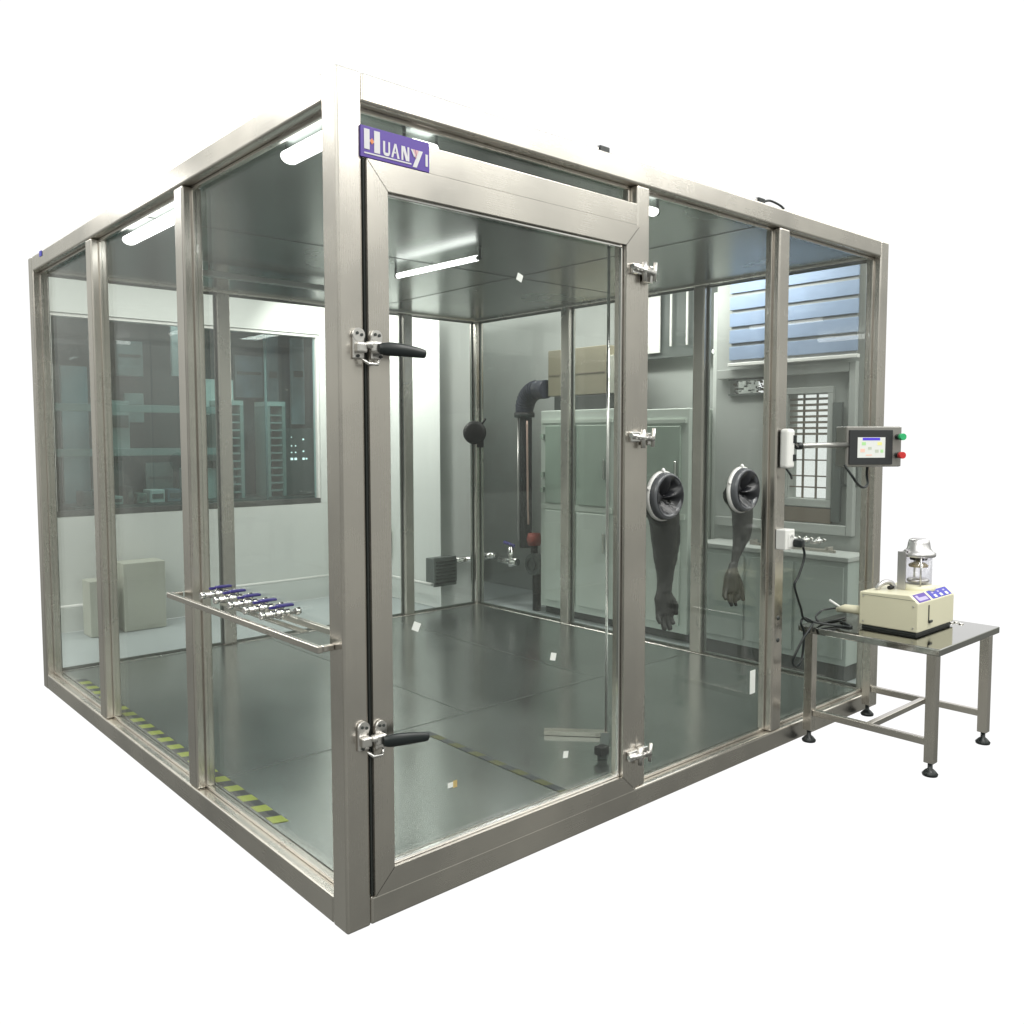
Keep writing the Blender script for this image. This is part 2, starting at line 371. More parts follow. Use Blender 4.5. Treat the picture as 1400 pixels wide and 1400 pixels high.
# strip curtains / bright slots high on the side wall
sc_ = tag(empty('strip_curtain', (4.1, 1.9, 1.9)), 'dark high panel with thin bright hanging strips above green cabinet', 'curtain')
bx('dark_panel', (4.08, 1.46, 2.02), (4.12, 2.62, 2.52), dgrey, sc_)
for (y0, y1, z0) in ((2.16, 2.29, 2.06), (2.05, 2.065, 2.10), (1.90, 1.915, 2.10), (1.62, 1.63, 2.03), (1.51, 1.525, 2.03), (2.42, 2.43, 2.06), (2.50, 2.51, 2.08)):
    mb = MB(); mb.box((4.05, y0, z0), (4.06, y1, 2.50), white_p); mb.build('strip', sc_)
mb = MB(); mb.tube([(3.95, 1.38, 2.02), (3.95, 1.60, 2.02)], .012, tube_on); mb.build('batten', None)
o = bpy.data.objects['batten']; o.name = 'lit_tube'; tag(o, 'tiny lit white tube beside the blue blind', 'light')

# ------- dim room behind the long window
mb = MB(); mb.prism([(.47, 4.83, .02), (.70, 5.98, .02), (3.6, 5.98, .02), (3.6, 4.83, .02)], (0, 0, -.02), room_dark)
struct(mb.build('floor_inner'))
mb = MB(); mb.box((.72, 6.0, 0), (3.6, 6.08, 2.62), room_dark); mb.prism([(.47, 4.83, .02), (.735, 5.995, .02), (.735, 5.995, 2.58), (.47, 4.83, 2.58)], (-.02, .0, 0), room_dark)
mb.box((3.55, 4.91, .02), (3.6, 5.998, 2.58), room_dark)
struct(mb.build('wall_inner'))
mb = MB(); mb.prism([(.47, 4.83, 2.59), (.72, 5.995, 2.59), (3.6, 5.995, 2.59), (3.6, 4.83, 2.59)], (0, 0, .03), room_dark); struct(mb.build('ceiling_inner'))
wd = tag(empty('long_window', (1.5, 4.76, .84)), 'long dark observation window in the white rear wall', 'window')
mb = MB(); mb.box((.425, 4.735, .843), (2.568, 4.80, .885), seam, .002); mb.box((.425, 4.735, 2.285), (2.568, 4.80, 2.307), white_p, .002)
mb.box((.427, 4.735, .887), (.45, 4.80, 2.283), white_p); mb.box((2.545, 4.735, .887), (2.566, 4.80, 2.283), white_p); mb.build('frame', wd)
for i, (a, b) in enumerate(((.452, 1.13), (1.135, 1.80), (1.805, 2.19), (2.195, 2.543))): bx('pane', (a, 4.765, .887), (b, 4.775, 2.283), glass_win, wd)
# contents of that room
def thing_mesh(mb, name, label, cat, group=None): return tag(mb.build(name), label, cat, group)
for i, (z, lb) in enumerate(((1.62, 'upper pale rail crossing behind the long window'), (1.27, 'lower pale rail crossing behind the long window'))):
    mb = MB(); mb.box((.56, 5.15, z), (1.95, 5.19, z+.06), mat('pale_rail', (.24, .29, .275), .5), .003); thing_mesh(mb, 'rail', lb, 'rail')
mb = MB(); mb.box((.72, 5.6, .80), (.92, 5.64, 2.0), teal); thing_mesh(mb, 'wall_panel', 'tall pale blue panel behind the left end of the window', 'panel')
mb = MB(); mb.box((1.58, 5.5, 1.95), (1.78, 5.53, 2.45), mat('pale_grey_duct', (.55, .60, .60), .5)); thing_mesh(mb, 'duct', 'pale grey vertical duct under the inner room ceiling', 'duct')
mb = MB(); mb.box((1.66, 5.4, 1.62), (2.08, 5.42, 1.93), paper); thing_mesh(mb, 'whiteboard', 'blank white board behind the second steel upright', 'board')
mb = MB(); mb.box((1.60, 5.35, 1.22), (1.66, 5.37, 1.92), paper)
for k in range(7): mb.box((1.605, 5.345, 1.26+k*.09), (1.655, 5.349, 1.30+k*.09), dgrey)
thing_mesh(mb, 'notice', 'narrow white notice with dark lines beside the white board', 'notice')
mb = MB(); mb.box((1.65, 5.3, .88), (2.05, 5.6, 1.15), mat('pale_machine', (.52, .55, .53), .5), .01); mb.box((1.82, 5.29, 1.151), (2.05, 5.5, 1.22), dgrey, .01); thing_mesh(mb, 'machine', 'pale square machine on bench behind the long window', 'machine')
mb = MB(); mb.box((1.02, 5.4, 1.30), (1.18, 5.6, 1.72), mat('pale_machine2', (.40, .45, .43), .5), .005); mb.box((1.03, 5.39, 1.5), (1.17, 5.398, 1.6), dgrey); thing_mesh(mb, 'instrument_case', 'grey upright case hanging between the two pale rails', 'case')
bn = tag(empty('bench', (1.2, 5.4, 0)), 'cluttered dark bench along the foot of the long window', 'bench')
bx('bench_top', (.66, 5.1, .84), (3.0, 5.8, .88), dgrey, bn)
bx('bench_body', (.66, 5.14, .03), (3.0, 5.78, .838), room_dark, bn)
rs = random.Random(3)
cl = [('dark instrument case', (.10, .12, .12)), ('grey bottle crate', (.25, .28, .27)), ('pale sample box', (.42, .45, .43)), ('black toolbox', (.03, .035, .035)), ('green storage bin', (.14, .20, .17)), ('small white tub', (.55, .58, .56)), ('dull blue tray', (.13, .18, .21)), ('brown carton', (.22, .20, .16))]
x = .74
for k, (lb, c) in enumerate(cl):
    wdt = rs.uniform(.06, .12); hh = rs.uniform(.06, .16); mb = MB(); mb.box((x, 5.18, .881), (x+wdt, 5.36, .881+hh), mat('clutter_%s' % lb.replace(' ', '_'), c, .5), .008)
    mb.box((x+.015, 5.172, .881+hh*.35), (x+wdt-.015, 5.179, .881+hh*.7), dgrey)
    thing_mesh(mb, 'storage_box', '%s on the bench behind the long window' % lb, 'box', 'boxes on the inner bench'); x += wdt+.025
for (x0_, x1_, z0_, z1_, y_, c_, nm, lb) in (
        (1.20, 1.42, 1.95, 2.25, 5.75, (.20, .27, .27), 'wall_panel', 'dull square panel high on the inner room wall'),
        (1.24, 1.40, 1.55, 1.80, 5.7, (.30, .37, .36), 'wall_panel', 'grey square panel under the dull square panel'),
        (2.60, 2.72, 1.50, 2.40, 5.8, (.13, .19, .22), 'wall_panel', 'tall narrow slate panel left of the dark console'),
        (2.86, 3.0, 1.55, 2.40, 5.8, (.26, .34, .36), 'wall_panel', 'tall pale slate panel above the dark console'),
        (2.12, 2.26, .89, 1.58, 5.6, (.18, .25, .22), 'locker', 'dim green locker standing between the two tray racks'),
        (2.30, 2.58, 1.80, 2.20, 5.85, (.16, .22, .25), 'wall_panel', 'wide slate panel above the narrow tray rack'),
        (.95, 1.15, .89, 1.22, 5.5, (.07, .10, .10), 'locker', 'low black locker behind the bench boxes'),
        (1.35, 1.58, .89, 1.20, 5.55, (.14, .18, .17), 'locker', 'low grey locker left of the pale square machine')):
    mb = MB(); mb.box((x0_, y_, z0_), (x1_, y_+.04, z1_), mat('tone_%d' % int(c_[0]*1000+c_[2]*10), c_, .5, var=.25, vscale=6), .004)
    mb.box((x0_+.02, y_-.008, z0_+(z1_-z0_)*.55), (x1_-.02, y_-.001, z0_+(z1_-z0_)*.62), dgrey)
    thing_mesh(mb, nm, lb, nm.replace('_', ' '))
for (x_, lb) in ((1.48, 'slim upright pole behind second left pane'), (2.22, 'slim upright pole between the two tray racks')):
    mb = MB(); mb.tube([(x_, 5.05, .03), (x_, 5.05, 2.58)], .012, mat('pole_slate', (.12, .18, .18), .4), 8); thing_mesh(mb, 'pole', lb, 'pole')
# tall slotted tray racks
def rack(x0, x1, y, lb):
    r_ = tag(empty('tray_rack', ((x0+x1)/2, y, .885)), lb, 'rack')
    pr = mat('pale_rack', (.28, .33, .31), .5)
    mb = MB(); mb.box((x0, y, .885), (x0+.03, y+.25, 1.70), pr); mb.box((x1-.03, y, .885), (x1, y+.25, 1.70), pr); mb.box((x0, y-.002, 1.701), (x1, y+.25, 1.74), mat('rack_cap', (.45, .50, .47), .5)); mb.box((x0+.03, y+.22, .885), (x1-.03, y+.25, 1.70), room_dark); mb.build('frame', r_)
    for k in range(11):
        mb = MB(); mb.box((x0+.031, y+.01, .93+k*.068), (x1-.031, y+.2, .945+k*.068), pr, .002); mb.build('tray', r_)
rack(1.86, 2.08, 5.2, 'pale slotted tray rack just right of the second upright')
rack(2.30, 2.48, 5.2, 'narrow slotted tray rack nearer the corner post')
cn = tag(empty('console', (2.7, 5.3, .885)), 'dark console with small lit squares beside narrow tray rack', 'console')
bx('housing', (2.50, 5.25, .885), (2.95, 5.5, 1.5), dgrey, cn, .005)
for (px, pz, s_) in ((2.56, 1.22, .022), (2.60, 1.22, .022), (2.56, 1.28, .01), (2.60, 1.28, .01), (2.56, 1.34, .009), (2.60, 1.34, .009), (2.68, 1.22, .02), (2.71, 1.22, .014), (2.68, 1.29, .012), (2.68, 1.40, .014), (2.56, 1.42, .007), (2.85, 1.21, .008)):
    mb = MB(); mb.box((px-s_/2, 5.243, pz-s_/2), (px+s_/2, 5.249, pz+s_/2), led); mb.build('indicator', cn)
for (x_, y_, r_, lb) in ((1.62, 5.3, .09, 'oval downlight hidden partly by second upright'), (2.13, 5.3, .06, 'small bright downlight right of the second upright'), (2.75, 5.3, .09, 'soft round downlight near the corner post'), (.98, 5.3, .10, 'dull round downlight at the far left window end')):
    mb = MB(); mb.lathe([(0, 0), (r_, 0), (r_*1.12, .012), (r_*1.12, .03)], dimled, Matrix.Translation((x_, y_, 2.555)), 24)
    thing_mesh(mb, 'downlight', lb+' in the dim room', 'light', 'downlights in the dim room')
# cartons on the lab floor in front of the rear wall
for (a, b, mt_, lb) in (((.80, 4.45, 0), (1.10, 4.66, .50), cardb2, 'tall pale carton against rear wall under the window'), ((.56, 4.42, 0), (.73, 4.60, .40), cardb2, 'shorter carton left of the tall pale carton')):
    mb = MB(); mb.box(a, b, mt_, .004); mb.box((a[0]+.02, a[1]-.004, a[2]+.03), (b[0]-.02, a[1]-.001, b[2]-.05), cardb2); thing_mesh(mb, 'carton', lb, 'box')
mb = MB(); mb.tube([(.40, 4.66, .20), (1.6, 4.66, .20), (2.99, 4.66, .20)], .012, white_p); thing_mesh(mb, 'pipe', 'thin white pipe running low along the rear wall', 'pipe')
mb = MB(); mb.tube([(2.99, 4.6, .20), (2.99, 3.66, .20)], .012, white_p); thing_mesh(mb, 'pipe', 'thin white pipe running low along the white column', 'pipe')
mb = MB(); mb.box((3.0, 4.32, .36), (3.03, 4.62, .60), mat('green_box', (.22, .34, .16), .6), .003); thing_mesh(mb, 'sign', 'green patch low on the white wall behind door edge', 'panel')

# ------- cabinets beyond the right rear face
def cabinet(y0, y1, z1, lb, doors=2):
    c = tag(empty('cabinet', (3.8, (y0+y1)/2, 0)), lb, 'cabinet')
    bx('plinth', (3.60, y0+.01, .0), (4.02, y1-.01, .06), seam, c)
    bx('body', (3.55, y0, .062), (4.05, y1, z1), green_cab, c, .006)
    yy = y0+.05; wd_ = (y1-y0-.1)/doors
    for k in range(doors):
        d_ = MB().box((3.530, yy+.01, .90), (3.548, yy+wd_-.02, z1-.12), green_dk, .004).build('upper_door', c)
        MB().box((3.515, yy+.03, 1.1), (3.529, yy+.045, 1.25), chrome, .003).build('handle', d_)
        d_ = MB().box((3.530, yy+.01, .12), (3.548, yy+wd_-.02, .84), green_cab, .004).build('lower_door', c)
        MB().box((3.515, yy+.03, .55), (3.529, yy+.045, .70), chrome, .003).build('handle', d_)
        yy += wd_
    bx('trim_strip', (3.535, y0+.02, .852), (3.548, y1-.02, .888), mat('pale_trim', (.6, .66, .6), .4), c)
    bx('top_strip', (3.535, y0+.02, z1-.10), (3.548, y1-.02, z1-.075), mat('pale_trim', (.6, .66, .6), .4), c)
    return c
c1 = cabinet(2.16, 2.95, 1.625, 'tall pale green cabinet with cartons on top behind the door')
for z in (1.42, 1.12, 1.0): bx('switch', (3.515, 2.905, z-.02), (3.549, 2.925, z+.02), green_dk, c1)
cabinet(1.50, 2.14, 1.61, 'tall pale green cabinet behind the first glove port', 1)
ct = tag(empty('cabinet', (3.6, .95, 0)), 'low grey-green cupboard under the barred window', 'cabinet')
bx('body', (3.44, .30, .10), (3.70, 1.34, .70), mat('grey_green_panel', (.36, .41, .385), .5, var=.04), ct, .004)
bx('countertop', (3.42, .29, .702), (3.70, 1.36, .73), grey_wall, ct, .004)
bx('plinth', (3.46, .32, .0), (3.68, 1.3, .098), seam, ct)
for (a, b) in ((.32, .62), (.64, .96), (.98, 1.32)): bx('cupboard_door', (3.425, a, .14), (3.438, b, .67), mat('grey_green_panel', (.36, .41, .385), .5), ct, .003)
mb = MB(); mb.box((3.8, 1.40, .0), (3.95, 1.49, 2.4), white_wall); thing_mesh(mb, 'pillar', 'narrow pale pillar between green cabinet and window wall', 'pillar')
for (y0, y1, z0, z1, mt_, lb) in ((2.30, 2.92, 1.74, 2.10, cardb, 'wide olive carton on top of green cabinet'), (2.20, 2.29, 1.74, 2.02, cardb2, 'thin pale carton standing beside the olive carton'), (2.25, 2.85, 1.63, 1.735, seam, 'dark gap under the olive carton, its shade built as a slab')):  # the black entry is a shaded gap, built as a slab
    mb = MB(); mb.box((3.60, y0, z0), (3.95, y1, z1), mt_, .004)
    if z1 > 2.05: mb.box((3.596, y0+.01, z0+.16), (3.599, y1-.01, z0+.165), brown)
    thing_mesh(mb, 'carton', lb, 'box')
# duct elbow with its pipe
du = tag(empty('duct_elbow', (3.6, 3.22, 0)), 'black ribbed elbow duct on a dark pipe beside green cabinet', 'duct')
arc = [(3.62, 3.22, 1.60)]+[(3.62, 3.22-.16*(1-math.cos(a)), 1.64+.16*math.sin(a)) for a in [math.pi/2*k/10 for k in range(11)]]+[(3.62, 2.96, 1.80)]
mb = MB(); mb.tube(arc, .075, duct_b, 20)
for k in range(2, 11, 1):
    p, q = Vector(arc[k]), Vector(arc[k+1]); mb.tube([p, p+(q-p)*.35], .081, duct_b, 20)
mb.tube([(3.62, 3.22, 1.58), (3.62, 3.22, 1.62)], .085, rubber, 20)
mb.build('elbow', du)
mb = MB(); mb.tube([(3.62, 3.205, .50), (3.62, 3.205, 1.58)], .052, mat('matt_black_pipe', (.012, .013, .014), .9, spec=.15), 20); mb.build('pipe', du)
mb = MB(); mb.tube([(3.60, 3.275, .55), (3.60, 3.275, 1.58)], .007, cast, 10); mb.build('rod', du)
mb = MB(); mb.tube(spline([(3.57, 3.135, 1.55), (3.57, 3.13, 1.2), (3.57, 3.125, .9), (3.58, 3.13, .7)]), .008, mat('pink_hose', (.6, .42, .36), .5), 8); mb.build('hose', du)
va = tag(empty('gate_valve', (3.6, 3.2, 0)), 'red gate valve with dark flange at foot of the dark pipe', 'valve')
mb = MB(); mb.lathe([(0, -.05), (.05, -.05), (.065, 0), (.05, .05), (0, .05)], red_v, Matrix.Translation((3.60, 3.08, .58)), 16); mb.build('bonnet', va)
mb = MB(); mb.lathe([(0, -.03), (.09, -.03), (.09, .03), (0, .03)], dgrey, rotm('Y', R(90), (3.58, 3.05, .38)), 24, False); mb.lathe([(.05, -.045), (.05, .035), (0, .035)], seam, rotm('Y', R(90), (3.58, 3.05, .38)), 24); mb.build('flange', va)
mb = MB(); mb.tube([(3.6, 3.08, .45), (3.6, 3.08, .53)], .03, rubber); mb.tube([(3.6, 3.05, .0), (3.6, 3.05, .30)], .035, rubber); mb.build('stem', va)
vb = tag(empty('ball_valve', (3.5, 3.2, 0)), 'silver valve with a flat blue handle left of red valve', 'valve')
mb = MB(); mb.tube([(3.45, 3.16, .53), (3.45, 3.28, .55)], .014, blue_v); mb.build('handle', vb)
mb = MB(); mb.tube([(3.45, 3.2, .36), (3.45, 3.2, .52)], .025, chrome); mb.tube([(3.45, 3.12, .40), (3.45, 3.34, .40)], .03, chrome); mb.tube([(3.36, 3.43, .43), (3.42, 3.36, .44)], .028, chrome); mb.build('body', vb)
gr = tag(empty('vent_box', (2.9, 3.55, .2)), 'dark louvred vent box standing before the white column', 'vent')
mb = MB(); mb.box((2.80, 3.468, .245), (3.02, 3.60, .44), dgrey, .004); mb.tube([(3.02, 3.53, .40), (3.5, 3.53, .40)], .028, chrome, 14); mb.build('box', gr)
bx('face_plate', (2.775, 3.45, .22), (3.00, 3.466, .455), mat('vent_grey', (.13, .145, .14), .5), gr, .004)
mb = MB()
for k in range(7): mb.box((2.795, 3.436, .245+k*.028), (2.98, 3.449, .258+k*.028), seam)
mb.build('louvres', gr)
bx('wall_bracket', (2.93, 3.602, .28), (3.10, 3.609, .40), dgrey, gr)
gr.location = (2.98, 3.55, .2)

# ------------------------------------------------------------------ the glass chamber
ch = tag(empty('glass_chamber', (0, 0, 0)), 'large walk-in chamber of brushed steel posts and greenish glass', 'chamber')
BV = .008
for (x, y) in ((0, 0), (0, D-T), (W-T, 0), (W-T, D-T)): bx('corner_post', (x, y, 0), (x+T, y+T, H), steel_z, ch, BV)
bz0, bz1 = (0, .085), (2.32, H)
for z0, z1, nm in ((*bz0, 'bottom_beam'), (*bz1, 'top_beam')):
    e = .0015
    bx(nm, (e, T+.0005, z0), (T-.002, D-T-.0005, z1), steel_y, ch, BV)
    bx(nm, (W-T+.002, T+.0005, z0), (W-e, D-T-.0005, z1), steel_y, ch, BV)
    bx(nm, (T+.0005, e, z0), (W-T-.0005, T-.002, z1), steel_x, ch, BV)
    bx(nm, (T+.0005, D-T+.002, z0), (W-T-.0005, D-e, z1), steel_x, ch, BV)
def upright(x, y, sx=T, sy=T): bx('upright', (x, y, .0855), (x+sx, y+sy, 2.3195), steel_z, ch, .008)
for y in (1.09, 2.19): upright(.003, y, T-.006, T)
upright(1.235, .003, .07, T-.006); upright(2.185, .003, T, T-.006)
for x in (1.04, 2.44): upright(x, D-T+.003, T, T-.006)
for y in (1.08, 2.22): upright(W-T+.003, y, T-.006, T)
bx('header', (T+.001, .003, 2.172), (1.2345, T-.003, 2.252), steel_x, ch, .004)
# sheets
mb = MB(); mb.box((T+.001, T+.001, .05), (W-T-.001, D-T-.001, .082), floor_steel); fl = mb.build('floor_sheet', ch)
mb = MB(); mb.box((T+.01, 1.14, .0826), (W-T-.01, 1.144, .0832), seam_l); mb.box((2.258, 1.15, .0826), (2.262, D-T-.01, .0832), seam_l); mb.box((1.338, 1.15, .0826), (1.342, D-T-.01, .0832), seam_l); mb.build('floor_seam', ch)
mb = MB(); mb.box((T+.001, T+.001, 2.335), (W-T-.001, D-T-.001, 2.36), ceil_steel); mb.build('ceiling_sheet', ch)
mb = MB()
for y in (1.7,): mb.box((T+.01, y, 2.3335), (W-T-.01, y+.006, 2.3345), seam)
for x in (2.15,): mb.box((x, T+.01, 2.3335), (x+.006, D-T-.01, 2.3345), seam)
mb.build('ceiling_seam', ch)
# panes with their slim beads
def pane(axis, u0, u1, z0, z1, pos, s):
    bm1, bm2 = (steel_y, steel_x) if s < 0 else (mat('grey_sealant', (.13, .15, .135), .5), MATS.get('grey_sealant'))
    if bm2 is None: bm2 = MATS['grey_sealant']
    g = .004; e = .012
    if axis == 'x': o = bx('glass_pane', (pos, u0+g, z0+g), (pos+.008, u1-g, z1-g), glass, ch)
    else: o = bx('glass_pane', (u0+g, pos, z0+g), (u1-g, pos+.008, z1-g), glass, ch)
    mb = MB()
    for (a, b, c, d) in ((u0+.001, u1-.001, z0+.001, z0+e), (u0+.001, u1-.001, z1-e, z1-.001), (u0+.001, u0+e, z0+e+.0005, z1-e-.0005), (u1-e, u1-.001, z0+e+.0005, z1-e-.0005)):
        q0, q1 = (pos-.013, pos-.001) if s < 0 else (pos+.009, pos+.021)
        if axis == 'x': mb.box((q0, a, c), (q1, b, d), bm1, .002)
        else: mb.box((a, q0, c), (b, q1, d), bm2, .002)
    mb.build('glazing_bead', o)
for a, b in ((T, 1.09), (1.17, 2.19), (2.27, D-T)): pane('x', a, b, .085, 2.32, .05, -1)
for a, b in ((T, 1.08), (1.16, 2.22), (2.30, D-T)): pane('x', a, b, .085, 2.32, W-.05, 1)
for a, b in ((1.305, 2.185), (2.265, W-T)): pane('y', a, b, .085, 2.32, .05, -1)
for a, b in ((T, 1.04), (1.12, 2.44), (2.52, W-T)): pane('y', a, b, .085, 2.32, D-.05, 1)
pane('y', T, 1.235, 2.252, 2.32, .05, -1)
# door leaf (mitred)
door = empty('door', (0, 0, 0)); door.parent = ch
x0, x1, z0, z1, sw = .087, 1.2325, .088, 2.169, .068; yo = -.012; yd = .055
xa, xb, za, zb = x0+sw, x1-sw-.006, z0+sw, z1-sw-.008
gp = .0014
mb = MB(); mb.prism([(x0, yo, z0+gp), (x0, yo, z1-gp), (xa-gp, yo, zb-gp), (xa-gp, yo, za+gp)], (0, yd, 0), steel_z); mb.prism([(x1, yo, z0+gp), (xb+gp, yo, za+gp), (xb+gp, yo, zb-gp), (x1, yo, z1-gp)], (0, yd, 0), steel_z)
mb.build('stile', door)
bevel_later = []
mb = MB(); mb.prism([(x0+gp, yo, z1), (x1-gp, yo, z1), (xb, yo, zb), (xa, yo, zb)], (0, yd, 0), steel_x); mb.build('top_rail', door)
mb = MB(); mb.prism([(x0+gp, yo, z0), (xa, yo, za), (xb, yo, za), (x1-gp, yo, z0)], (0, yd, 0), steel_x); mb.build('bottom_rail', door)
o = bx('door_glass', (xa+.002, .018, za+.002), (xb-.002, .026, zb-.002), glass, door)
mb = MB(); e = .010
for (a, b, c, d) in ((xa+.001, xb-.001, za+.001, za+e), (xa+.001, xb-.001, zb-e, zb-.001), (xa+.001, xa+e, za+e, zb-e), (xb-e, xb-.001, za+e, zb-e)): mb.box((a, .002, c), (b, .016, d), chrome, .002)
mb.build('glazing_bead', door)
bx('gasket', (.0815, .0, .09), (.0862, .03, 2.17), seam, ch)
bx('gasket', (.09, .002, 2.1695), (1.232, .03, 2.1715), seam, ch)
# latches
def latch(z):
    mb = MB()
    mb.box((.038, -.010, z-.030), (.0755, -.0005, z+.044), cast, .004)          # keeper on the post
    mb.tube([(.056, -.012, z+.036), (.056, -.0005, z+.036)], .019, cast, 16)
    mb.box((.040, -.032, z-.014), (.072, -.0105, z+.014), cast, .005)
    for dx, dz in ((.050, .040), (.064, .036), (.052, -.022)): mb.tube([(dx, -.0145, z+dz), (dx, -.009, z+dz)], .0045, seam, 8)
    mb.lathe([(0, .010), (.008, .010), (.011, 0), (.011, -.010), (0, -.010)], cast, rotm('X', R(90), (.078, -.034, z+.008)), 16)
    mb.box((.0885, -.022, z-.030), (.126, -.0125, z+.040), cast, .004)          # body on the stile
    mb.tube([(.106, -.024, z+.034), (.106, -.013, z+.034)], .017, cast, 16)
    mb.box((.078, -.045, z-.013), (.112, -.0215, z+.018), cast, .006)
    for dx, dz in ((.100, .038), (.113, .036), (.118, -.022)): mb.tube([(dx, -.0265, z+dz), (dx, -.020, z+dz)], .0045, seam, 8)
    mb.tube([(.062, -.02, z-.030), (.074, -.03, z-.044), (.100, -.034, z-.044), (.112, -.025, z-.030)], .005, chrome, 8)
    mb.build('latch_bracket', door)
    sp = spline([(.098, -.046, z-.002), (.115, -.052, z-.002), (.15, -.062, z-.003), (.19, -.070, z-.006), (.222, -.076, z-.010), (.234, -.078, z-.012)], 5); n = len(sp); rad = []
    for k in range(n):
        t = k/(n-1); rad.append(.0135+.0055*math.sin(t/.3*math.pi/2) if t < .3 else (.019-.008*((t-.3)/.62)**1.4 if t < .92 else .011*math.sqrt(max(0.03, (1-t)/.08))))
    mb = MB(); mb.tube(sp, rad, blackp, 20, True, (1, .6)); mb.build('lever_handle', door)
latch(1.655); latch(.555)
# hinges
def hinge(z, wdt=1.0):
    mb = MB()
    mb.box((1.178, -.028, z-.012), (1.232, -.0125, z+.026), chrome, .004)
    mb.box((1.240, -.022, z-.035), (1.298, -.0005, z+.028), chrome, .004) if wdt > 1 else mb.box((1.244, -.02, z-.024), (1.296, -.0005, z+.022), chrome, .004)
    mb.tube([(1.165, -.035, z+.012), (1.29, -.035, z-.004)], .0085, chrome, 10)
    mb.tube([(1.238, -.03, z-.034), (1.238, -.03, z+.034)], .009, cast, 12)
    mb.tube([(1.285, -.036, z-.03), (1.292, -.036, z+.038)], .007, cast, 10)
    for q in (1.19, 1.21, 1.26, 1.28): mb.tube([(q, -.042, z+.004), (q, -.026, z+.004)], .006, cast, 8)
    mb.build('hinge', door)
hinge(2.005, 1.2); hinge(1.405); hinge(.222)
# name plate on the header
npl = MB().box((.072, -.0065, 2.173), (.302, -.0004, 2.257), purple, .001)
npl = npl.build('name_plate', ch)
PX0, PX1, PZ0, PZ1 = .072, .302, 2.173, 2.257
def pl(mb, poly, mt_): mb.prism([(PX0+(PX1-PX0)*u, -.0080, PZ1-(PZ1-PZ0)*v) for u, v in poly], (0, .0015, 0), mt_)
mb = MB()
def rc(u0, v0, u1, v1): return [(u0, v0), (u1, v0), (u1, v1), (u0, v1)]
for r_ in (rc(.045, .10, .12, .74), rc(.185, .10, .265, .80), rc(.1205, .42, .1845, .50), rc(.03, .10, .135, .125), rc(.03, .70, .135, .73), rc(.175, .10, .28, .125)): 
    pass
for r_ in (rc(.045, .10, .12, .74), rc(.185, .10, .265, .80), rc(.1205, .42, .1845, .49),
           rc(.31, .34, .338, .70), rc(.385, .34, .408, .70), [(.31, .701), (.408, .701), (.392, .79), (.36, .81), (.328, .79)],
           [(.475, .34), (.50, .34), (.545, .80), (.515, .80), (.488, .45)], [(.4735, .34), (.487, .45), (.452, .80), (.425, .80)], rc(.468, .60, .494, .65),
           rc(.575, .34, .60, .80), rc(.665, .34, .69, .80), [(.601, .34), (.625, .34), (.664, .66), (.664, .80), (.640, .80), (.601, .48)],
           [(.715, .36), (.74, .36), (.775, .55), (.765, .62)], [(.835, .36), (.895, .36), (.80, .94), (.74, .94)],
           rc(.935, .42, .97, .82), rc(.045, .84, .72, .885)): pl(mb, r_, letter)
mb.build('lettering', npl)
mb = MB(); pl(mb, [(.152, .36), (.180, .46), (.152, .56), (.124, .46)], orange); mb.bm.verts.ensure_lookup_table()
for v in mb.bm.verts: v.co.y -= .0008
mb.build('diamond', npl)
mb = MB(); pl(mb, [(.745, .36), (.775, .36), (.80, .60), (.79, .66)], pinkish); pl(mb, [(.785, .36), (.83, .36), (.805, .56)], pinkish); mb.build('accent_stripe', npl)
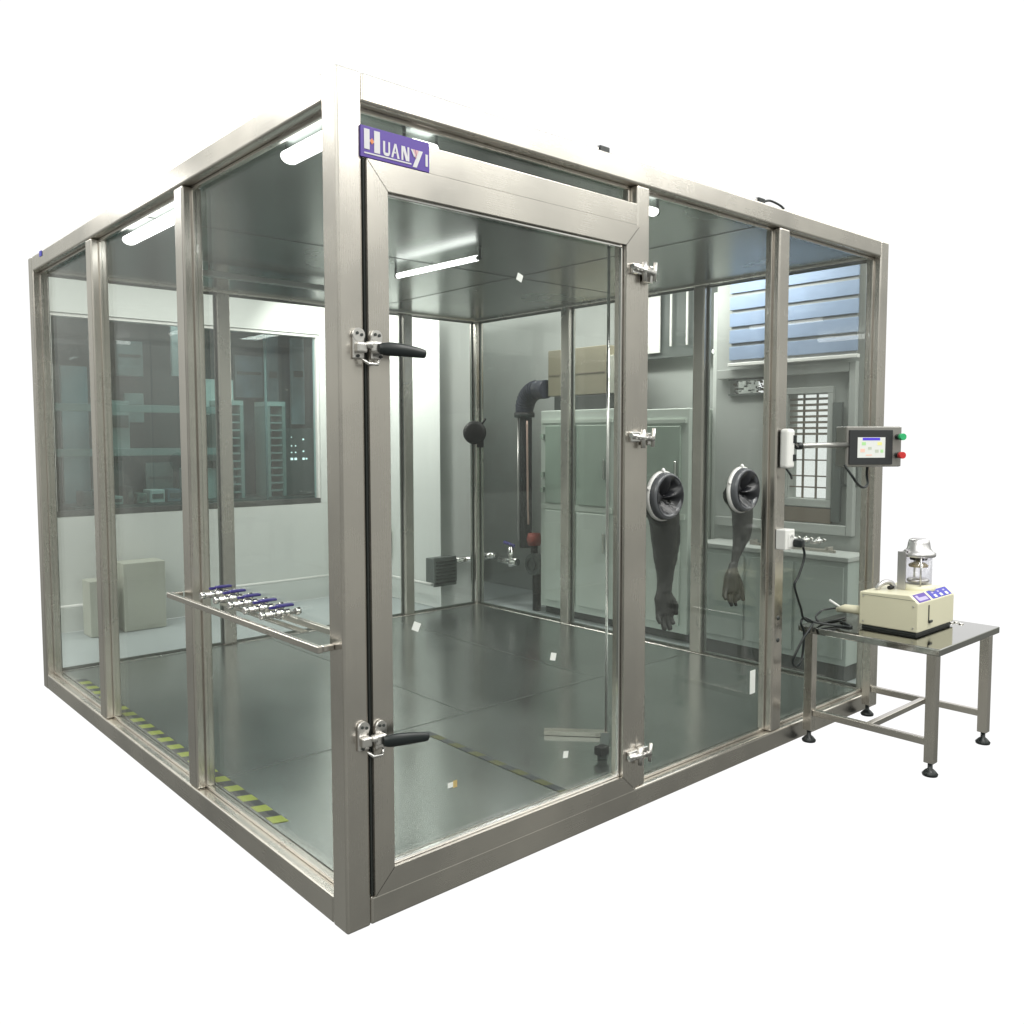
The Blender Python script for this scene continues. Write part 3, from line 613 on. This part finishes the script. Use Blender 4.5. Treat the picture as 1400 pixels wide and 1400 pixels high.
# glove ports
def ring_m(x, z): return rotm('X', R(90), (x, 0, z))       # lathe z -> -y
def glove_port(x, z, r, long_):
    port = MB(); port.lathe([(r*.90, -.006), (r*1.05, -.006), (r*1.06, .001), (r*1.05, .007), (r*1.0, .011), (r*.93, .011), (r*.90, .006), (r*.90, -.006)], white_p, rotm('X', R(90), (x, .045, z)), 48)
    port = port.build('glove_port', ch)
    mb = MB(); mb.lathe([(r*1.0, .003), (r*.98, .020), (r*.94, .028), (r*.86, .030), (r*.76, .026), (r*.72, .0)], mat('clear_grey_clamp', (.10, .105, .115), .15), rotm('X', R(90), (x, .037, z)), 48); mb.build('clamp_ring', port)
    # creased sleeve mouth turned inwards
    mb = MB(); rings = []; rs = random.Random(int(x*100)); seg = 40
    ph = [rs.uniform(0, 6.28) for _ in range(6)]
    for i, (rr, yy) in enumerate(((.86, -.040), (.80, -.040), (.66, -.034), (.50, -.026), (.34, -.016), (.18, -.004), (.02, .01))):
        ring = []
        for j in range(seg):
            a = 2*math.pi*j/seg; k = min(1, i/3)
            fold = k*(.016*abs(math.sin(2*a+ph[0]))+.010*math.sin(5*a+ph[1])+.006*math.sin(9*a+ph[2]+i))
            ring.append(mb.bm.verts.new((x+r*rr*math.cos(a)+k*.01*math.sin(3*a+ph[3]), yy+.045+fold, z+r*rr*math.sin(a)-k*.008)))
        rings.append(ring)
    fs = [mb.bm.faces.new((rings[i][j], rings[i][(j+1) % seg], rings[i+1][(j+1) % seg], rings[i+1][j])) for i in range(6) for j in range(seg)]
    mb._fin(fs, mat('shiny_sleeve', (.02, .021, .025), .28), True); mb.build('sleeve_mouth', port)
    # screws of the flange
    for a in (95, 160):
        MB().tube([(x+r*1.06*math.cos(R(a)), .040, z+r*1.06*math.sin(R(a))), (x+r*1.12*math.cos(R(a)), .032, z+r*1.12*math.sin(R(a)))], .007, white_p, 8).build('clip', port)
    # hanging glove: overlapping tapered tubes fused by a voxel remesh
    mb = MB()
    if long_:
        ax = [(x+.03, .10, z-.01), (x+.105, .12, z-.09), (x+.125, .125, z-.22), (x+.122, .125, z-.32), (x+.118, .125, z-.40)]
        mb.tube(spline(ax, 5), [.082, .08, .079, .078, .077, .075, .074, .073, .072, .07, .066, .062, .058, .053, .048, .044, .041, .039, .038, .038, .040], sleeve, 20, True, (1, .8))
        hx, hy, hz = x+.118, .125, z-.40
        mb.tube([(hx, hy, hz+.03), (hx-.002, hy, hz-.03), (hx-.004, hy, hz-.09)], [.036, .050, .046], sleeve, 16, True, (1, .55))
        for k, (dx, L_, b) in enumerate(((-.034, .055, -.01), (-.012, .085, -.004), (.010, .088, .004), (.030, .068, .008))):
            mb.tube([(hx+dx, hy, hz-.07), (hx+dx+b, hy-.006, hz-.07-L_*.6), (hx+dx+b*1.4, hy-.02, hz-.07-L_)], [.0135, .0125, .009], sleeve, 10)
        mb.tube([(hx+.03, hy, hz-.02), (hx+.048, hy-.02, hz-.06), (hx+.044, hy-.03, hz-.10)], [.014, .013, .009], sleeve, 10)
    else:
        ax = [(x+.03, .10, z-.01), (x+.115, .115, z-.09), (x+.125, .12, z-.20), (x+.088, .12, z-.29), (x+.065, .12, z-.36)]
        mb.tube(spline(ax, 5), [.07, .066, .062, .06, .06, .059, .058, .057, .056, .055, .052, .048, .043, .037, .031, .027, .024, .023, .022, .023, .027], sleeve, 20, True, (1, .75))
        hx, hy, hz = x+.062, .12, z-.36
        mb.tube([(hx, hy, hz+.03), (hx-.012, hy, hz-.03), (hx-.022, hy, hz-.10)], [.024, .046, .052], sleeve, 16, True, (1, .5))
        for k, (dx, L_, b) in enumerate(((-.046, .045, -.016), (-.018, .08, -.004), (.008, .085, .002), (.026, .06, .004))):
            mb.tube([(hx-.01+dx, hy, hz-.08), (hx-.01+dx+b, hy-.006, hz-.08-L_*.6), (hx-.01+dx+b*1.4, hy-.02, hz-.08-L_)], [.0135, .0125, .009], sleeve, 10)
        mb.tube([(hx+.012, hy, hz-.01), (hx+.042, hy-.01, hz-.07), (hx+.052, hy-.02, hz-.145)], [.016, .0145, .010], sleeve, 10)
    g = mb.build('glove', port)
    md = g.modifiers.new('fuse', 'REMESH'); md.mode = 'VOXEL'; md.voxel_size = .0045; md.use_smooth_shade = True
    sm = g.modifiers.new('soften', 'SMOOTH'); sm.factor = .6; sm.iterations = 5
    # wrinkles
    tx = bpy.data.textures.new('crease', 'CLOUDS'); tx.noise_scale = .06
    dm = g.modifiers.new('crease', 'DISPLACE'); dm.texture = tx; dm.strength = .011; dm.mid_level = .5
glove_port(1.447, 1.183, .093, True)
glove_port(1.980, 1.186, .095, False)
# round dark cover seen on the rear corner post, holes in the upright, clips on the roof beams
CM = Matrix.Translation((3.065, 3.19, 1.452)) @ Vector((-.66, -.75, 0)).to_track_quat('Z', 'Y').to_matrix().to_4x4()
mb = MB(); mb.lathe([(0, .034), (.065, .032), (.086, .022), (.092, .0), (.090, -.03), (0, -.03)], rubber, CM, 40)
mb.box((.015, -.115, -.02), (.07, -.045, .02), rubber, .004, CM); mb.tube([CM @ Vector((.05, .06, 0)), CM @ Vector((.085, .11, 0))], .009, rubber); mb.box((-.03, -.03, -.12), (.03, .03, -.031), rubber, 0, CM)
mb.build('round_cover', ch)
for z in (.60, .50):
    mb = MB(); mb.lathe([(0, .004), (.009, .004), (.011, 0)], seam, rotm('X', R(90), (2.225, .003, z)), 14); mb.build('screw_hole', ch)
for (x, s_) in ((1.075, 1), (2.06, 1)):
    mb = MB(); mb.box((x-.02, .02, 2.4005), (x+.03, .06, 2.425), blackp, .004); mb.box((x-.04, .025, 2.4005), (x-.021, .055, 2.418), cast, .003)
    if x > 2: mb.tube(spline([(x+.03, .04, 2.415), (x+.08, .03, 2.428), (x+.14, .02, 2.418), (x+.16, .01, 2.403)]), .005, blackp, 8)
    mb.build('cable_clip', ch)
bx('blue_mark', (-.0012, 3.02, 2.37), (-.0002, 3.07, 2.398), blue_p, ch)

# ------------------------------------------------------------------ ceiling tube, and glowing strips imitating reflections
def glow_strip(a, b, r_, lb, drop=True, wide=1):
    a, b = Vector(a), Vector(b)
    t = tag(empty('glow_strip', (a+b)/2), lb, 'light', 'lit tubes under the chamber ceiling')
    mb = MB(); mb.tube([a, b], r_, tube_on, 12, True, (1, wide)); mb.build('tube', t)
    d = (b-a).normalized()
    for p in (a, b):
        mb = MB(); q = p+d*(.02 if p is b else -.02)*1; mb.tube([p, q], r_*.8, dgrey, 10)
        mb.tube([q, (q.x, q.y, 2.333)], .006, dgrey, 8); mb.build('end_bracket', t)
glow_strip((1.47, 1.88, 2.285), (1.50, 1.24, 2.285), .014, 'slim lit tube hanging mid ceiling behind the door glass')
glow_strip((.125, 2.03, 2.30), (.125, 1.30, 2.30), .022, 'glowing strip imitating a reflection behind the second left-hand pane', wide=1.5)  # this and the next three are added in place of light reflections
glow_strip((.125, .50, 2.30), (.125, .12, 2.30), .022, 'glowing strip imitating a reflection in the corner left of the front post', wide=1.5)
glow_strip((.35, .16, 2.30), (.43, .16, 2.30), .022, 'short glowing strip imitating a reflection above the purple name plate', wide=1.8)
glow_strip((1.40, .16, 2.30), (1.52, .16, 2.30), .016, 'short glowing strip imitating a reflection right of the door post top', wide=1.5)
mb = MB(); mb.box((.55, 2.52, 2.28), (1.55, 2.56, 2.31), mat('unlit_batten', (.45, .5, .48), .4), .004); mb.tube([(.7, 2.54, 2.31), (.7, 2.54, 2.334)], .006, dgrey); mb.tube([(1.4, 2.54, 2.31), (1.4, 2.54, 2.334)], .006, dgrey)
thing_mesh(mb, 'batten', 'unlit pale batten across the chamber ceiling near the rear', 'light')

# ------------------------------------------------------------------ tapes, stickers
def tape(x, y0, y1, n, wdt, a, b, lb):
    mb = MB(); s_ = (y1-y0)/n; z = .0834
    for k in range(n):
        mt_ = a if k % 2 == 0 else b; sh = .018
        mb.prism([(x-wdt/2, y0+k*s_, z), (x+wdt/2, y0+k*s_-sh, z), (x+wdt/2, y0+(k+1)*s_-sh, z), (x-wdt/2, y0+(k+1)*s_, z)], (0, 0, .0006), mt_)
    thing_mesh(mb, 'hazard_stripes', lb, 'tape')
tape(.115, .64, 3.02, 40, .05, tape_y, tape_k, 'yellow and black hazard tape along the left glass')
tape(1.03, .12, 1.06, 14, .035, tape_y_refl, tape_k_refl, 'hazard tape reflection built as a dim strip on the floor')  # a reflection in the glass, laid on the floor as dim stripes
for (x, z, s_, rot, mt_, lb) in ((.674, 1.923, .012, 20, paper, 'small white sticker high on the door glass'),
                                (.258, .848, .013, 25, paper, 'small white sticker low by the lever side of door glass'),
                                (.828, .66, .013, 15, paper, 'small white sticker above the faint floor seam'),
                                (.89, .301, .012, 10, paper, 'small white sticker lowest on the door glass')):
    mb = MB(); mb.box((-s_, -.0005, -s_), (s_, .0005, s_), mt_, 0, Matrix.Translation((x, .0172, z)) @ Matrix.Rotation(R(rot), 4, 'Y'))
    thing_mesh(mb, 'sticker', lb, 'sticker', 'white stickers on the door glass')
mb = MB(); mb.box((.372, .0162, .322), (.392, .0175, .338), paper); mb.box((.3925, .0162, .318), (.408, .0178, .34), amber); thing_mesh(mb, 'tag', 'tiny white and orange tag near bottom of the door glass', 'tag')
mb = MB(); mb.box((2.08, .0475, .27), (2.12, .0495, .375), paper); thing_mesh(mb, 'sticker', 'white upright label low on pane beside the right upright', 'label')
# reflected door edge and bracket, built as a pole with an L foot
pf = tag(empty('reflection_pole', (1.56, .42, .083)), 'reflected door edge built as a slim pole with L-shaped foot', 'reflected_edge')
mb = MB(); mb.tube([(1.60, .47, .10), (1.60, .47, 2.33)], .007, chrome, 10); mb.build('pole', pf)
mb = MB(); mb.prism([(1.40, .66, .084), (1.43, .69, .084), (1.62, .48, .084), (1.59, .45, .084)], (0, 0, .02), steel_x); mb.prism([(1.60, .445, .084), (1.57, .47, .084), (1.36, .30, .084), (1.39, .275, .084)], (0, 0, .02), dgrey); mb.box((1.35, .27, .105), (1.40, .31, .14), rubber, .003); mb.build('foot', pf)

# ------------------------------------------------------------------ gas rails and ball valves
rk = tag(empty('pipe_rail', (.02, .6, .82)), 'slim steel rail frame through the left glass carrying blue valves', 'rail')
mb = MB(); mb.box((-.055, .045, .812), (-.037, 1.19, .832), steel_y, .003); mb.build('outer_bar', rk)
mb = MB(); mb.box((.085, .10, .812), (.105, 1.18, .832), steel_y, .003); mb.build('inner_bar', rk)
for y in (.046, 1.165): bx('end_bar', (-.036, y, .813), (-.001, y+.02, .831), steel_x, rk, .003)
mb = MB(); mb.box((.06, .36, .80), (.084, .98, .806), steel_y, .001); mb.build('shelf_plate', rk)
first = None
def ball_valve(loc, lb, grp, src=None):
    if src is None:
        v = empty('ball_valve', loc); L = Vector(loc)
        mb = MB(); mb.tube([L+Vector((-.065, 0, 0)), L+Vector((.07, 0, 0))], .009, chrome, 12)
        for q in (-.06, -.025, .025, .062): mb.tube([L+Vector((q-.008, 0, 0)), L+Vector((q+.008, 0, 0))], .0125, chrome, 6)
        mb.lathe([(0, -.02), (.014, -.014), (.02, 0), (.014, .014), (0, .02)], chrome, rotm('Y', R(90), L), 12)
        mb.tube([L, L+Vector((0, 0, .024))], .007, chrome, 8); mb.build('valve_body', v)
        mb = MB(); mb.box(L+Vector((-.012, -.012, .020)), L+Vector((.045, .012, .029)), blue_v, .004); mb.box(L+Vector((-.035, -.007, .018)), L+Vector((-.013, .007, .026)), blue_v, .002); mb.build('lever', v)
    else:
        v = src.copy(); COL.objects.link(v); v.location = loc
        for c in list(src.children):
            if grp.startswith('valves') and c.name.startswith('lever'): continue
            q = c.copy(); COL.objects.link(q); q.parent = v
    return tag(v, lb, 'valve', grp)
nl = ['farthest', 'second farthest', 'middle', 'second nearest', 'nearest']
for k in range(5):
    y = .92-k*.118
    lb = '%s blue handled steel valve of five on the left rail' % nl[k]
    v = ball_valve((.035, y, .852), lb, 'blue handled valves on left rail', first)
    first = first or v
nr_ = ['leftmost', 'second from left', 'middle', 'second from right', 'rightmost']
for k in range(5):
    ball_valve((3.14, .62-k*.075+.0, .845), '%s steel valve of five at the far right glass' % nr_[k], 'valves at the far right glass', first)
rk2 = tag(empty('pipe_rail', (3.1, .5, .82)), 'short steel rail under the valves at the far right glass', 'rail')
mb = MB(); mb.box((3.09, .20, .795), (3.11, .72, .812), steel_y, .003); mb.build('bar', rk2)
mb = MB(); mb.box((3.06, .22, .812), (3.115, .24, .828), steel_y, .002); mb.box((3.06, .68, .812), (3.115, .70, .828), steel_y, .002); mb.build('bracket', rk2)

# ------------------------------------------------------------------ control panel on its arm
cp = empty('control_panel', (2.62, -.2, 1.37)); tag(cp, 'grey touch screen box on an arm at the right upright', 'control panel')
PM = Matrix.Translation((2.655, -.2, 1.362)) @ Matrix.Rotation(R(-30), 4, 'Z')      # local -y is the face
def pb(name, a, b, mt_, bev=0, parent=cp):
    return MB().box(a, b, mt_, bev, PM).build(name, parent)
hs = pb('housing', (-.132, 0, -.088), (.150, .085, .098), mat('panel_grey', (.30, .295, .275), .35, .6), .006)
pb('housing_rim', (-.130, -.006, -.086), (.148, .001, .096), mat('panel_grey2', (.36, .35, .33), .3, .6), .003, hs)
bz = pb('bezel', (-.122, -.014, -.076), (.098, -.0065, .082), mat('bezel_black', (.03, .032, .034), .4), .002)
pb('screen', (-.082, -.0155, -.045), (.058, -.0142, .048), scr_w, 0, bz)
pb('title_bar', (-.058, -.0170, .034), (.030, -.0157, .046), scr_b, 0, bz)
for (u, v_, a_, b_, mt_) in ((-.062, .012, .020, .014, scr_g), (.018, .012, .022, .014, scr_y), (-.068, -.020, .022, .016, scr_p), (-.030, -.008, .018, .012, scr_t), (.006, -.022, .018, .014, scr_t), (.034, -.022, .014, .014, scr_g), (-.04, -.036, .03, .006, scr_p)):
    pb('screen_icon', (u, -.0168, v_), (u+a_, -.0157, v_+b_), mt_, 0, bz)
for (z, mt_, nm) in ((.050, green_b, 'green_button'), (-.034, red_p, 'red_button')):
    mb = MB(); mb.tube([PM @ Vector((.125, -.006, z)), PM @ Vector((.125, -.030, z))], .013, blackp, 16); mb.tube([PM @ Vector((.125, -.030, z)), PM @ Vector((.125, -.052, z))], .0155, mt_, 16); mb.build(nm, cp)
mb = MB(); mb.tube([(2.262, -.05, 1.372), (2.40, -.10, 1.375), (2.56, -.14, 1.375)], .012, mat('arm_grey', (.5, .5, .48), .3, .8), 14); mb.tube([(2.262, -.05, 1.372), (2.285, -.058, 1.372)], .016, blackp, 12); mb.build('arm', cp)
mb = MB(); mb.box((2.196, -.048, 1.272), (2.256, -.002, 1.448), white_p, .014); mb.box((2.236, -.052, 1.385), (2.258, -.030, 1.42), blackp, .002); mb.box((2.236, -.052, 1.305), (2.258, -.030, 1.335), blackp, .002); mb.build('arm_mount', cp)
mb = MB(); mb.tube(spline([(2.21, -.03, 1.275), (2.225, -.045, 1.245), (2.26, -.03, 1.228)]), .005, blackp, 8); mb.build('cable', cp)
mb = MB(); mb.tube(spline([(2.52, -.14, 1.285), (2.535, -.17, 1.235), (2.575, -.18, 1.195), (2.63, -.18, 1.18), (2.685, -.17, 1.195), (2.715, -.15, 1.235), (2.72, -.15, 1.28)]), .006, blackp, 10); mb.build('cable', cp)

# ------------------------------------------------------------------ socket and power cable
so = tag(empty('power_socket', (2.24, -.02, .96)), 'white square socket box on the right upright', 'socket')
bx('box', (2.187, -.050, .914), (2.262, .0015, 1.004), white_p, so, .005)
mb = MB(); mb.box((2.205, -.053, .925), (2.255, -.0505, .985), white_p, .002)
for (a, z) in ((-.008, .97), (.008, .97), (0, .976)): mb.box((2.232+a-.002, -.0535, z-.005), (2.232+a+.002, -.0531, z+.005), seam)
mb.build('face', so)
pc = tag(empty('power_cable', (2.3, -.07, .55)), 'black power cable looping from white socket to cream machine', 'cable')
mb = MB(); mb.box((2.236, -.098, .925), (2.268, -.0545, .962), blackp, .008); mb.tube([(2.262, -.08, .94), (2.278, -.082, .93)], .009, blackp, 10); mb.build('plug', pc)
path = [(2.275, -.082, .932), (2.285, -.085, .88), (2.25, -.08, .80), (2.225, -.075, .76), (2.26, -.07, .70), (2.31, -.06, .64), (2.335, -.055, .60), (2.37, -.06, .575), (2.40, -.07, .566), (2.36, -.08, .55), (2.31, -.07, .50), (2.27, -.06, .44), (2.265, -.05, .40), (2.30, -.05, .375), (2.35, -.045, .40), (2.365, -.045, .47), (2.355, -.05, .53), (2.33, -.05, .57), (2.36, -.05, .59), (2.41, -.08, .566), (2.48, -.14, .553), (2.50, -.20, .553), (2.53, -.17, .553), (2.58, -.11, .553)]
mb = MB(); mb.tube(spline(path, 8), .0055, blackp, 8); mb.build('cord', pc)
mb = MB(); mb.tube(spline([(2.66, -.06, .60), (2.56, -.04, .60), (2.50, -.05, .60), (2.46, -.05, .58), (2.47, -.07, .555), (2.56, -.08, .553), (2.66, -.09, .555)], 8), .005, blackp, 8); mb.build('cord', pc)

# ------------------------------------------------------------------ steel table
tb = tag(empty('steel_table', (2.7, -.32, 0)), 'low stainless steel table standing beside the chamber', 'table')
mb = MB(); mb.box((2.38, -.64, .518), (3.03, -.006, .548), mat('table_top_steel', (.42, .42, .40), .09, 1, var=.05, vscale=2, rvar=.03), .004); mb.build('table_top', tb)
for (x, y) in ((2.43, -.595), (3.0, -.595), (2.43, -.045), (3.0, -.045)):
    lg = MB().box((x-.021, y-.021, .055), (x+.021, y+.021, .517), steel_z, .003).build('leg', tb)
    MB().lathe([(0, 0), (.030, 0), (.032, .008), (.020, .022), (.010, .030), (.010, .056), (0, .056)], blackp, Matrix.Translation((x, y, 0)), 20).build('foot', lg)
for x in (2.43, 3.0): bx('stretcher', (x-.013, -.5735, .125), (x+.013, -.0665, .155), steel_y, tb, .003)
bx('stretcher', (2.4435, -.335, .127), (2.9865, -.309, .153), steel_x, tb, .003)

# ------------------------------------------------------------------ cream machine
mc = tag(empty('nebulizer_unit', (2.74, -.34, .548)), 'cream metal unit with clear cylinder and metal cap on table', 'machine')
bxx0, bxx1 = 2.55, 2.93; prof = [(-.475, .562), (-.475, .690), (-.437, .722), (-.212, .712), (-.212, .562)]
mb = MB(); mb.prism([(bxx0, y, z) for y, z in prof], (bxx1-bxx0, 0, 0), cream)
bmesh.ops.bevel(mb.bm, geom=list(mb.bm.edges), offset=.004, segments=2, affect='EDGES', profile=.5)
for f in mb.bm.faces: f.material_index = 0
body = mb.build('body', mc)
bx('base_gasket', (2.56, -.465, .5485), (2.92, -.222, .5615), seam, mc)
for (y, z) in ((-.455, .58), (-.232, .58), (-.232, .695), (-.455, .675)):
    MB().tube([(2.5465, y, z), (2.5502, y, z)], .0035, cast, 8).build('screw', mc)
bx('side_seam', (2.5492, -.462, .7), (2.5503, -.226, .7012), seam, mc)
# sloping facia labels
A = Vector((0, -.475, .690)); B = Vector((0, -.437, .722)); nrm = Vector((0, -.032, -.038)).normalized(); nrm = Vector((0, -(B-A).z, (B-A).y)).normalized()
def fac(name, u0, u1, v0, v1, mt_, lift=.001, parent=mc):
    P = [Vector((bxx0+(bxx1-bxx0)*u, 0, 0))+A+(B-A)*v for u, v in ((u0, v0), (u1, v0), (u1, v1), (u0, v1))]
    return MB().prism([p+nrm*.0002 for p in P], nrm*lift, mt_).build(name, parent)
lp = fac('name_label', .05, .36, .06, .94, purple)
fac('print', .09, .32, .2, .55, purple_l, .0016, lp); fac('print', .08, .14, .3, .8, purple_l, .0018, lp)
kp = fac('key_panel', .42, .95, .08, .96, blue_p)
for k in range(3): fac('key', .50+k*.155, .56+k*.155, .15, .45, white_p, .003, kp); fac('key_mark', .50+k*.155, .55+k*.155, .6, .75, purple_l, .002, kp)
mb = MB(); mb.box((2.655, -.478, .60), (2.661, -.4755, .672), seam); mb.box((2.655, -.4845, .592), (2.685, -.4755, .604), blackp, .003); mb.build('slot_lever', mc)
jc = Vector((2.775, -.375, 0))
MJ = Matrix.Translation(jc)
base_ = MB().lathe([(0, .71), (.072, .71), (.074, .728), (.066, .736), (.058, .742), (0, .742)], cream, MJ, 36).build('jar_base', mc)
MB().lathe([(.058, .742), (.058, .872), (.055, .872), (.055, .744)], glass_jar, MJ, 40).build('jar', mc)
MB().lathe([(0, .752), (.046, .752), (.048, .760), (.040, .768), (0, .768)], cast, MJ, 32).build('inner_dish', mc)
MB().lathe([(0, .820), (.040, .820), (.042, .828), (.030, .838), (.012, .842), (.012, .870)], amber, MJ, 28).build('inner_plate', mc)
MB().lathe([(0, .852), (.036, .852), (.038, .860), (0, .862)], rubber, MJ, 28).build('nozzle_ring', mc)
MB().lathe([(.068, .868), (.072, .872), (.072, .886), (.060, .892), (.050, .905), (.046, .930), (.042, .944), (.030, .950), (0, .952)], mat('satin_aluminium', (.62, .61, .62), .32, .9), MJ, 40).build('cap', mc)
al = MATS['satin_aluminium']
mb = MB(); mb.box((2.700, -.350, .718), (2.708, -.312, .892), al, .002); mb.box((2.700, -.352, .893), (2.775, -.340, .903), al, .002); mb.box((2.709, -.322, .718), (2.735, -.314, .890), al, .002); mb.build('bracket', mc)
mb = MB(); mb.tube([(2.84, -.33, .742), (2.84, -.33, .885)], .005, al, 8); mb.tube([(2.72, -.41, .742), (2.72, -.41, .870)], .004, al, 8); mb.build('tie_rod', mc)
mb = MB(); mb.tube(spline([(2.70, -.30, .722), (2.69, -.29, .745), (2.665, -.275, .748), (2.645, -.26, .735), (2.64, -.25, .716)]), .012, al, 12); mb.tube([(2.67, -.29, .722), (2.70, -.30, .728)], .010, rubber, 10); mb.build('outlet_pipe', mc)
mb = MB(); mb.tube([(2.60, -.211, .615), (2.60, -.12, .612), (2.60, -.08, .60)], [.022, .02, .012], cream, 14); mb.tube([(2.60, -.10, .612), (2.58, -.05, .645)], .006, white_p, 8); mb.build('rear_connector', mc)
# small coins / washers lying on the table
for k, (x, y) in enumerate(((2.955, -.50), (2.975, -.47), (2.945, -.46))):
    mb = MB(); mb.lathe([(.004, 0), (.011, 0), (.011, .004), (.004, .004), (.004, 0)], cast, Matrix.Translation((x, y, .5485)), 14)
    thing_mesh(mb, 'washer', 'small loose washer lying on the right end of the table', 'washer', 'loose washers on the table')
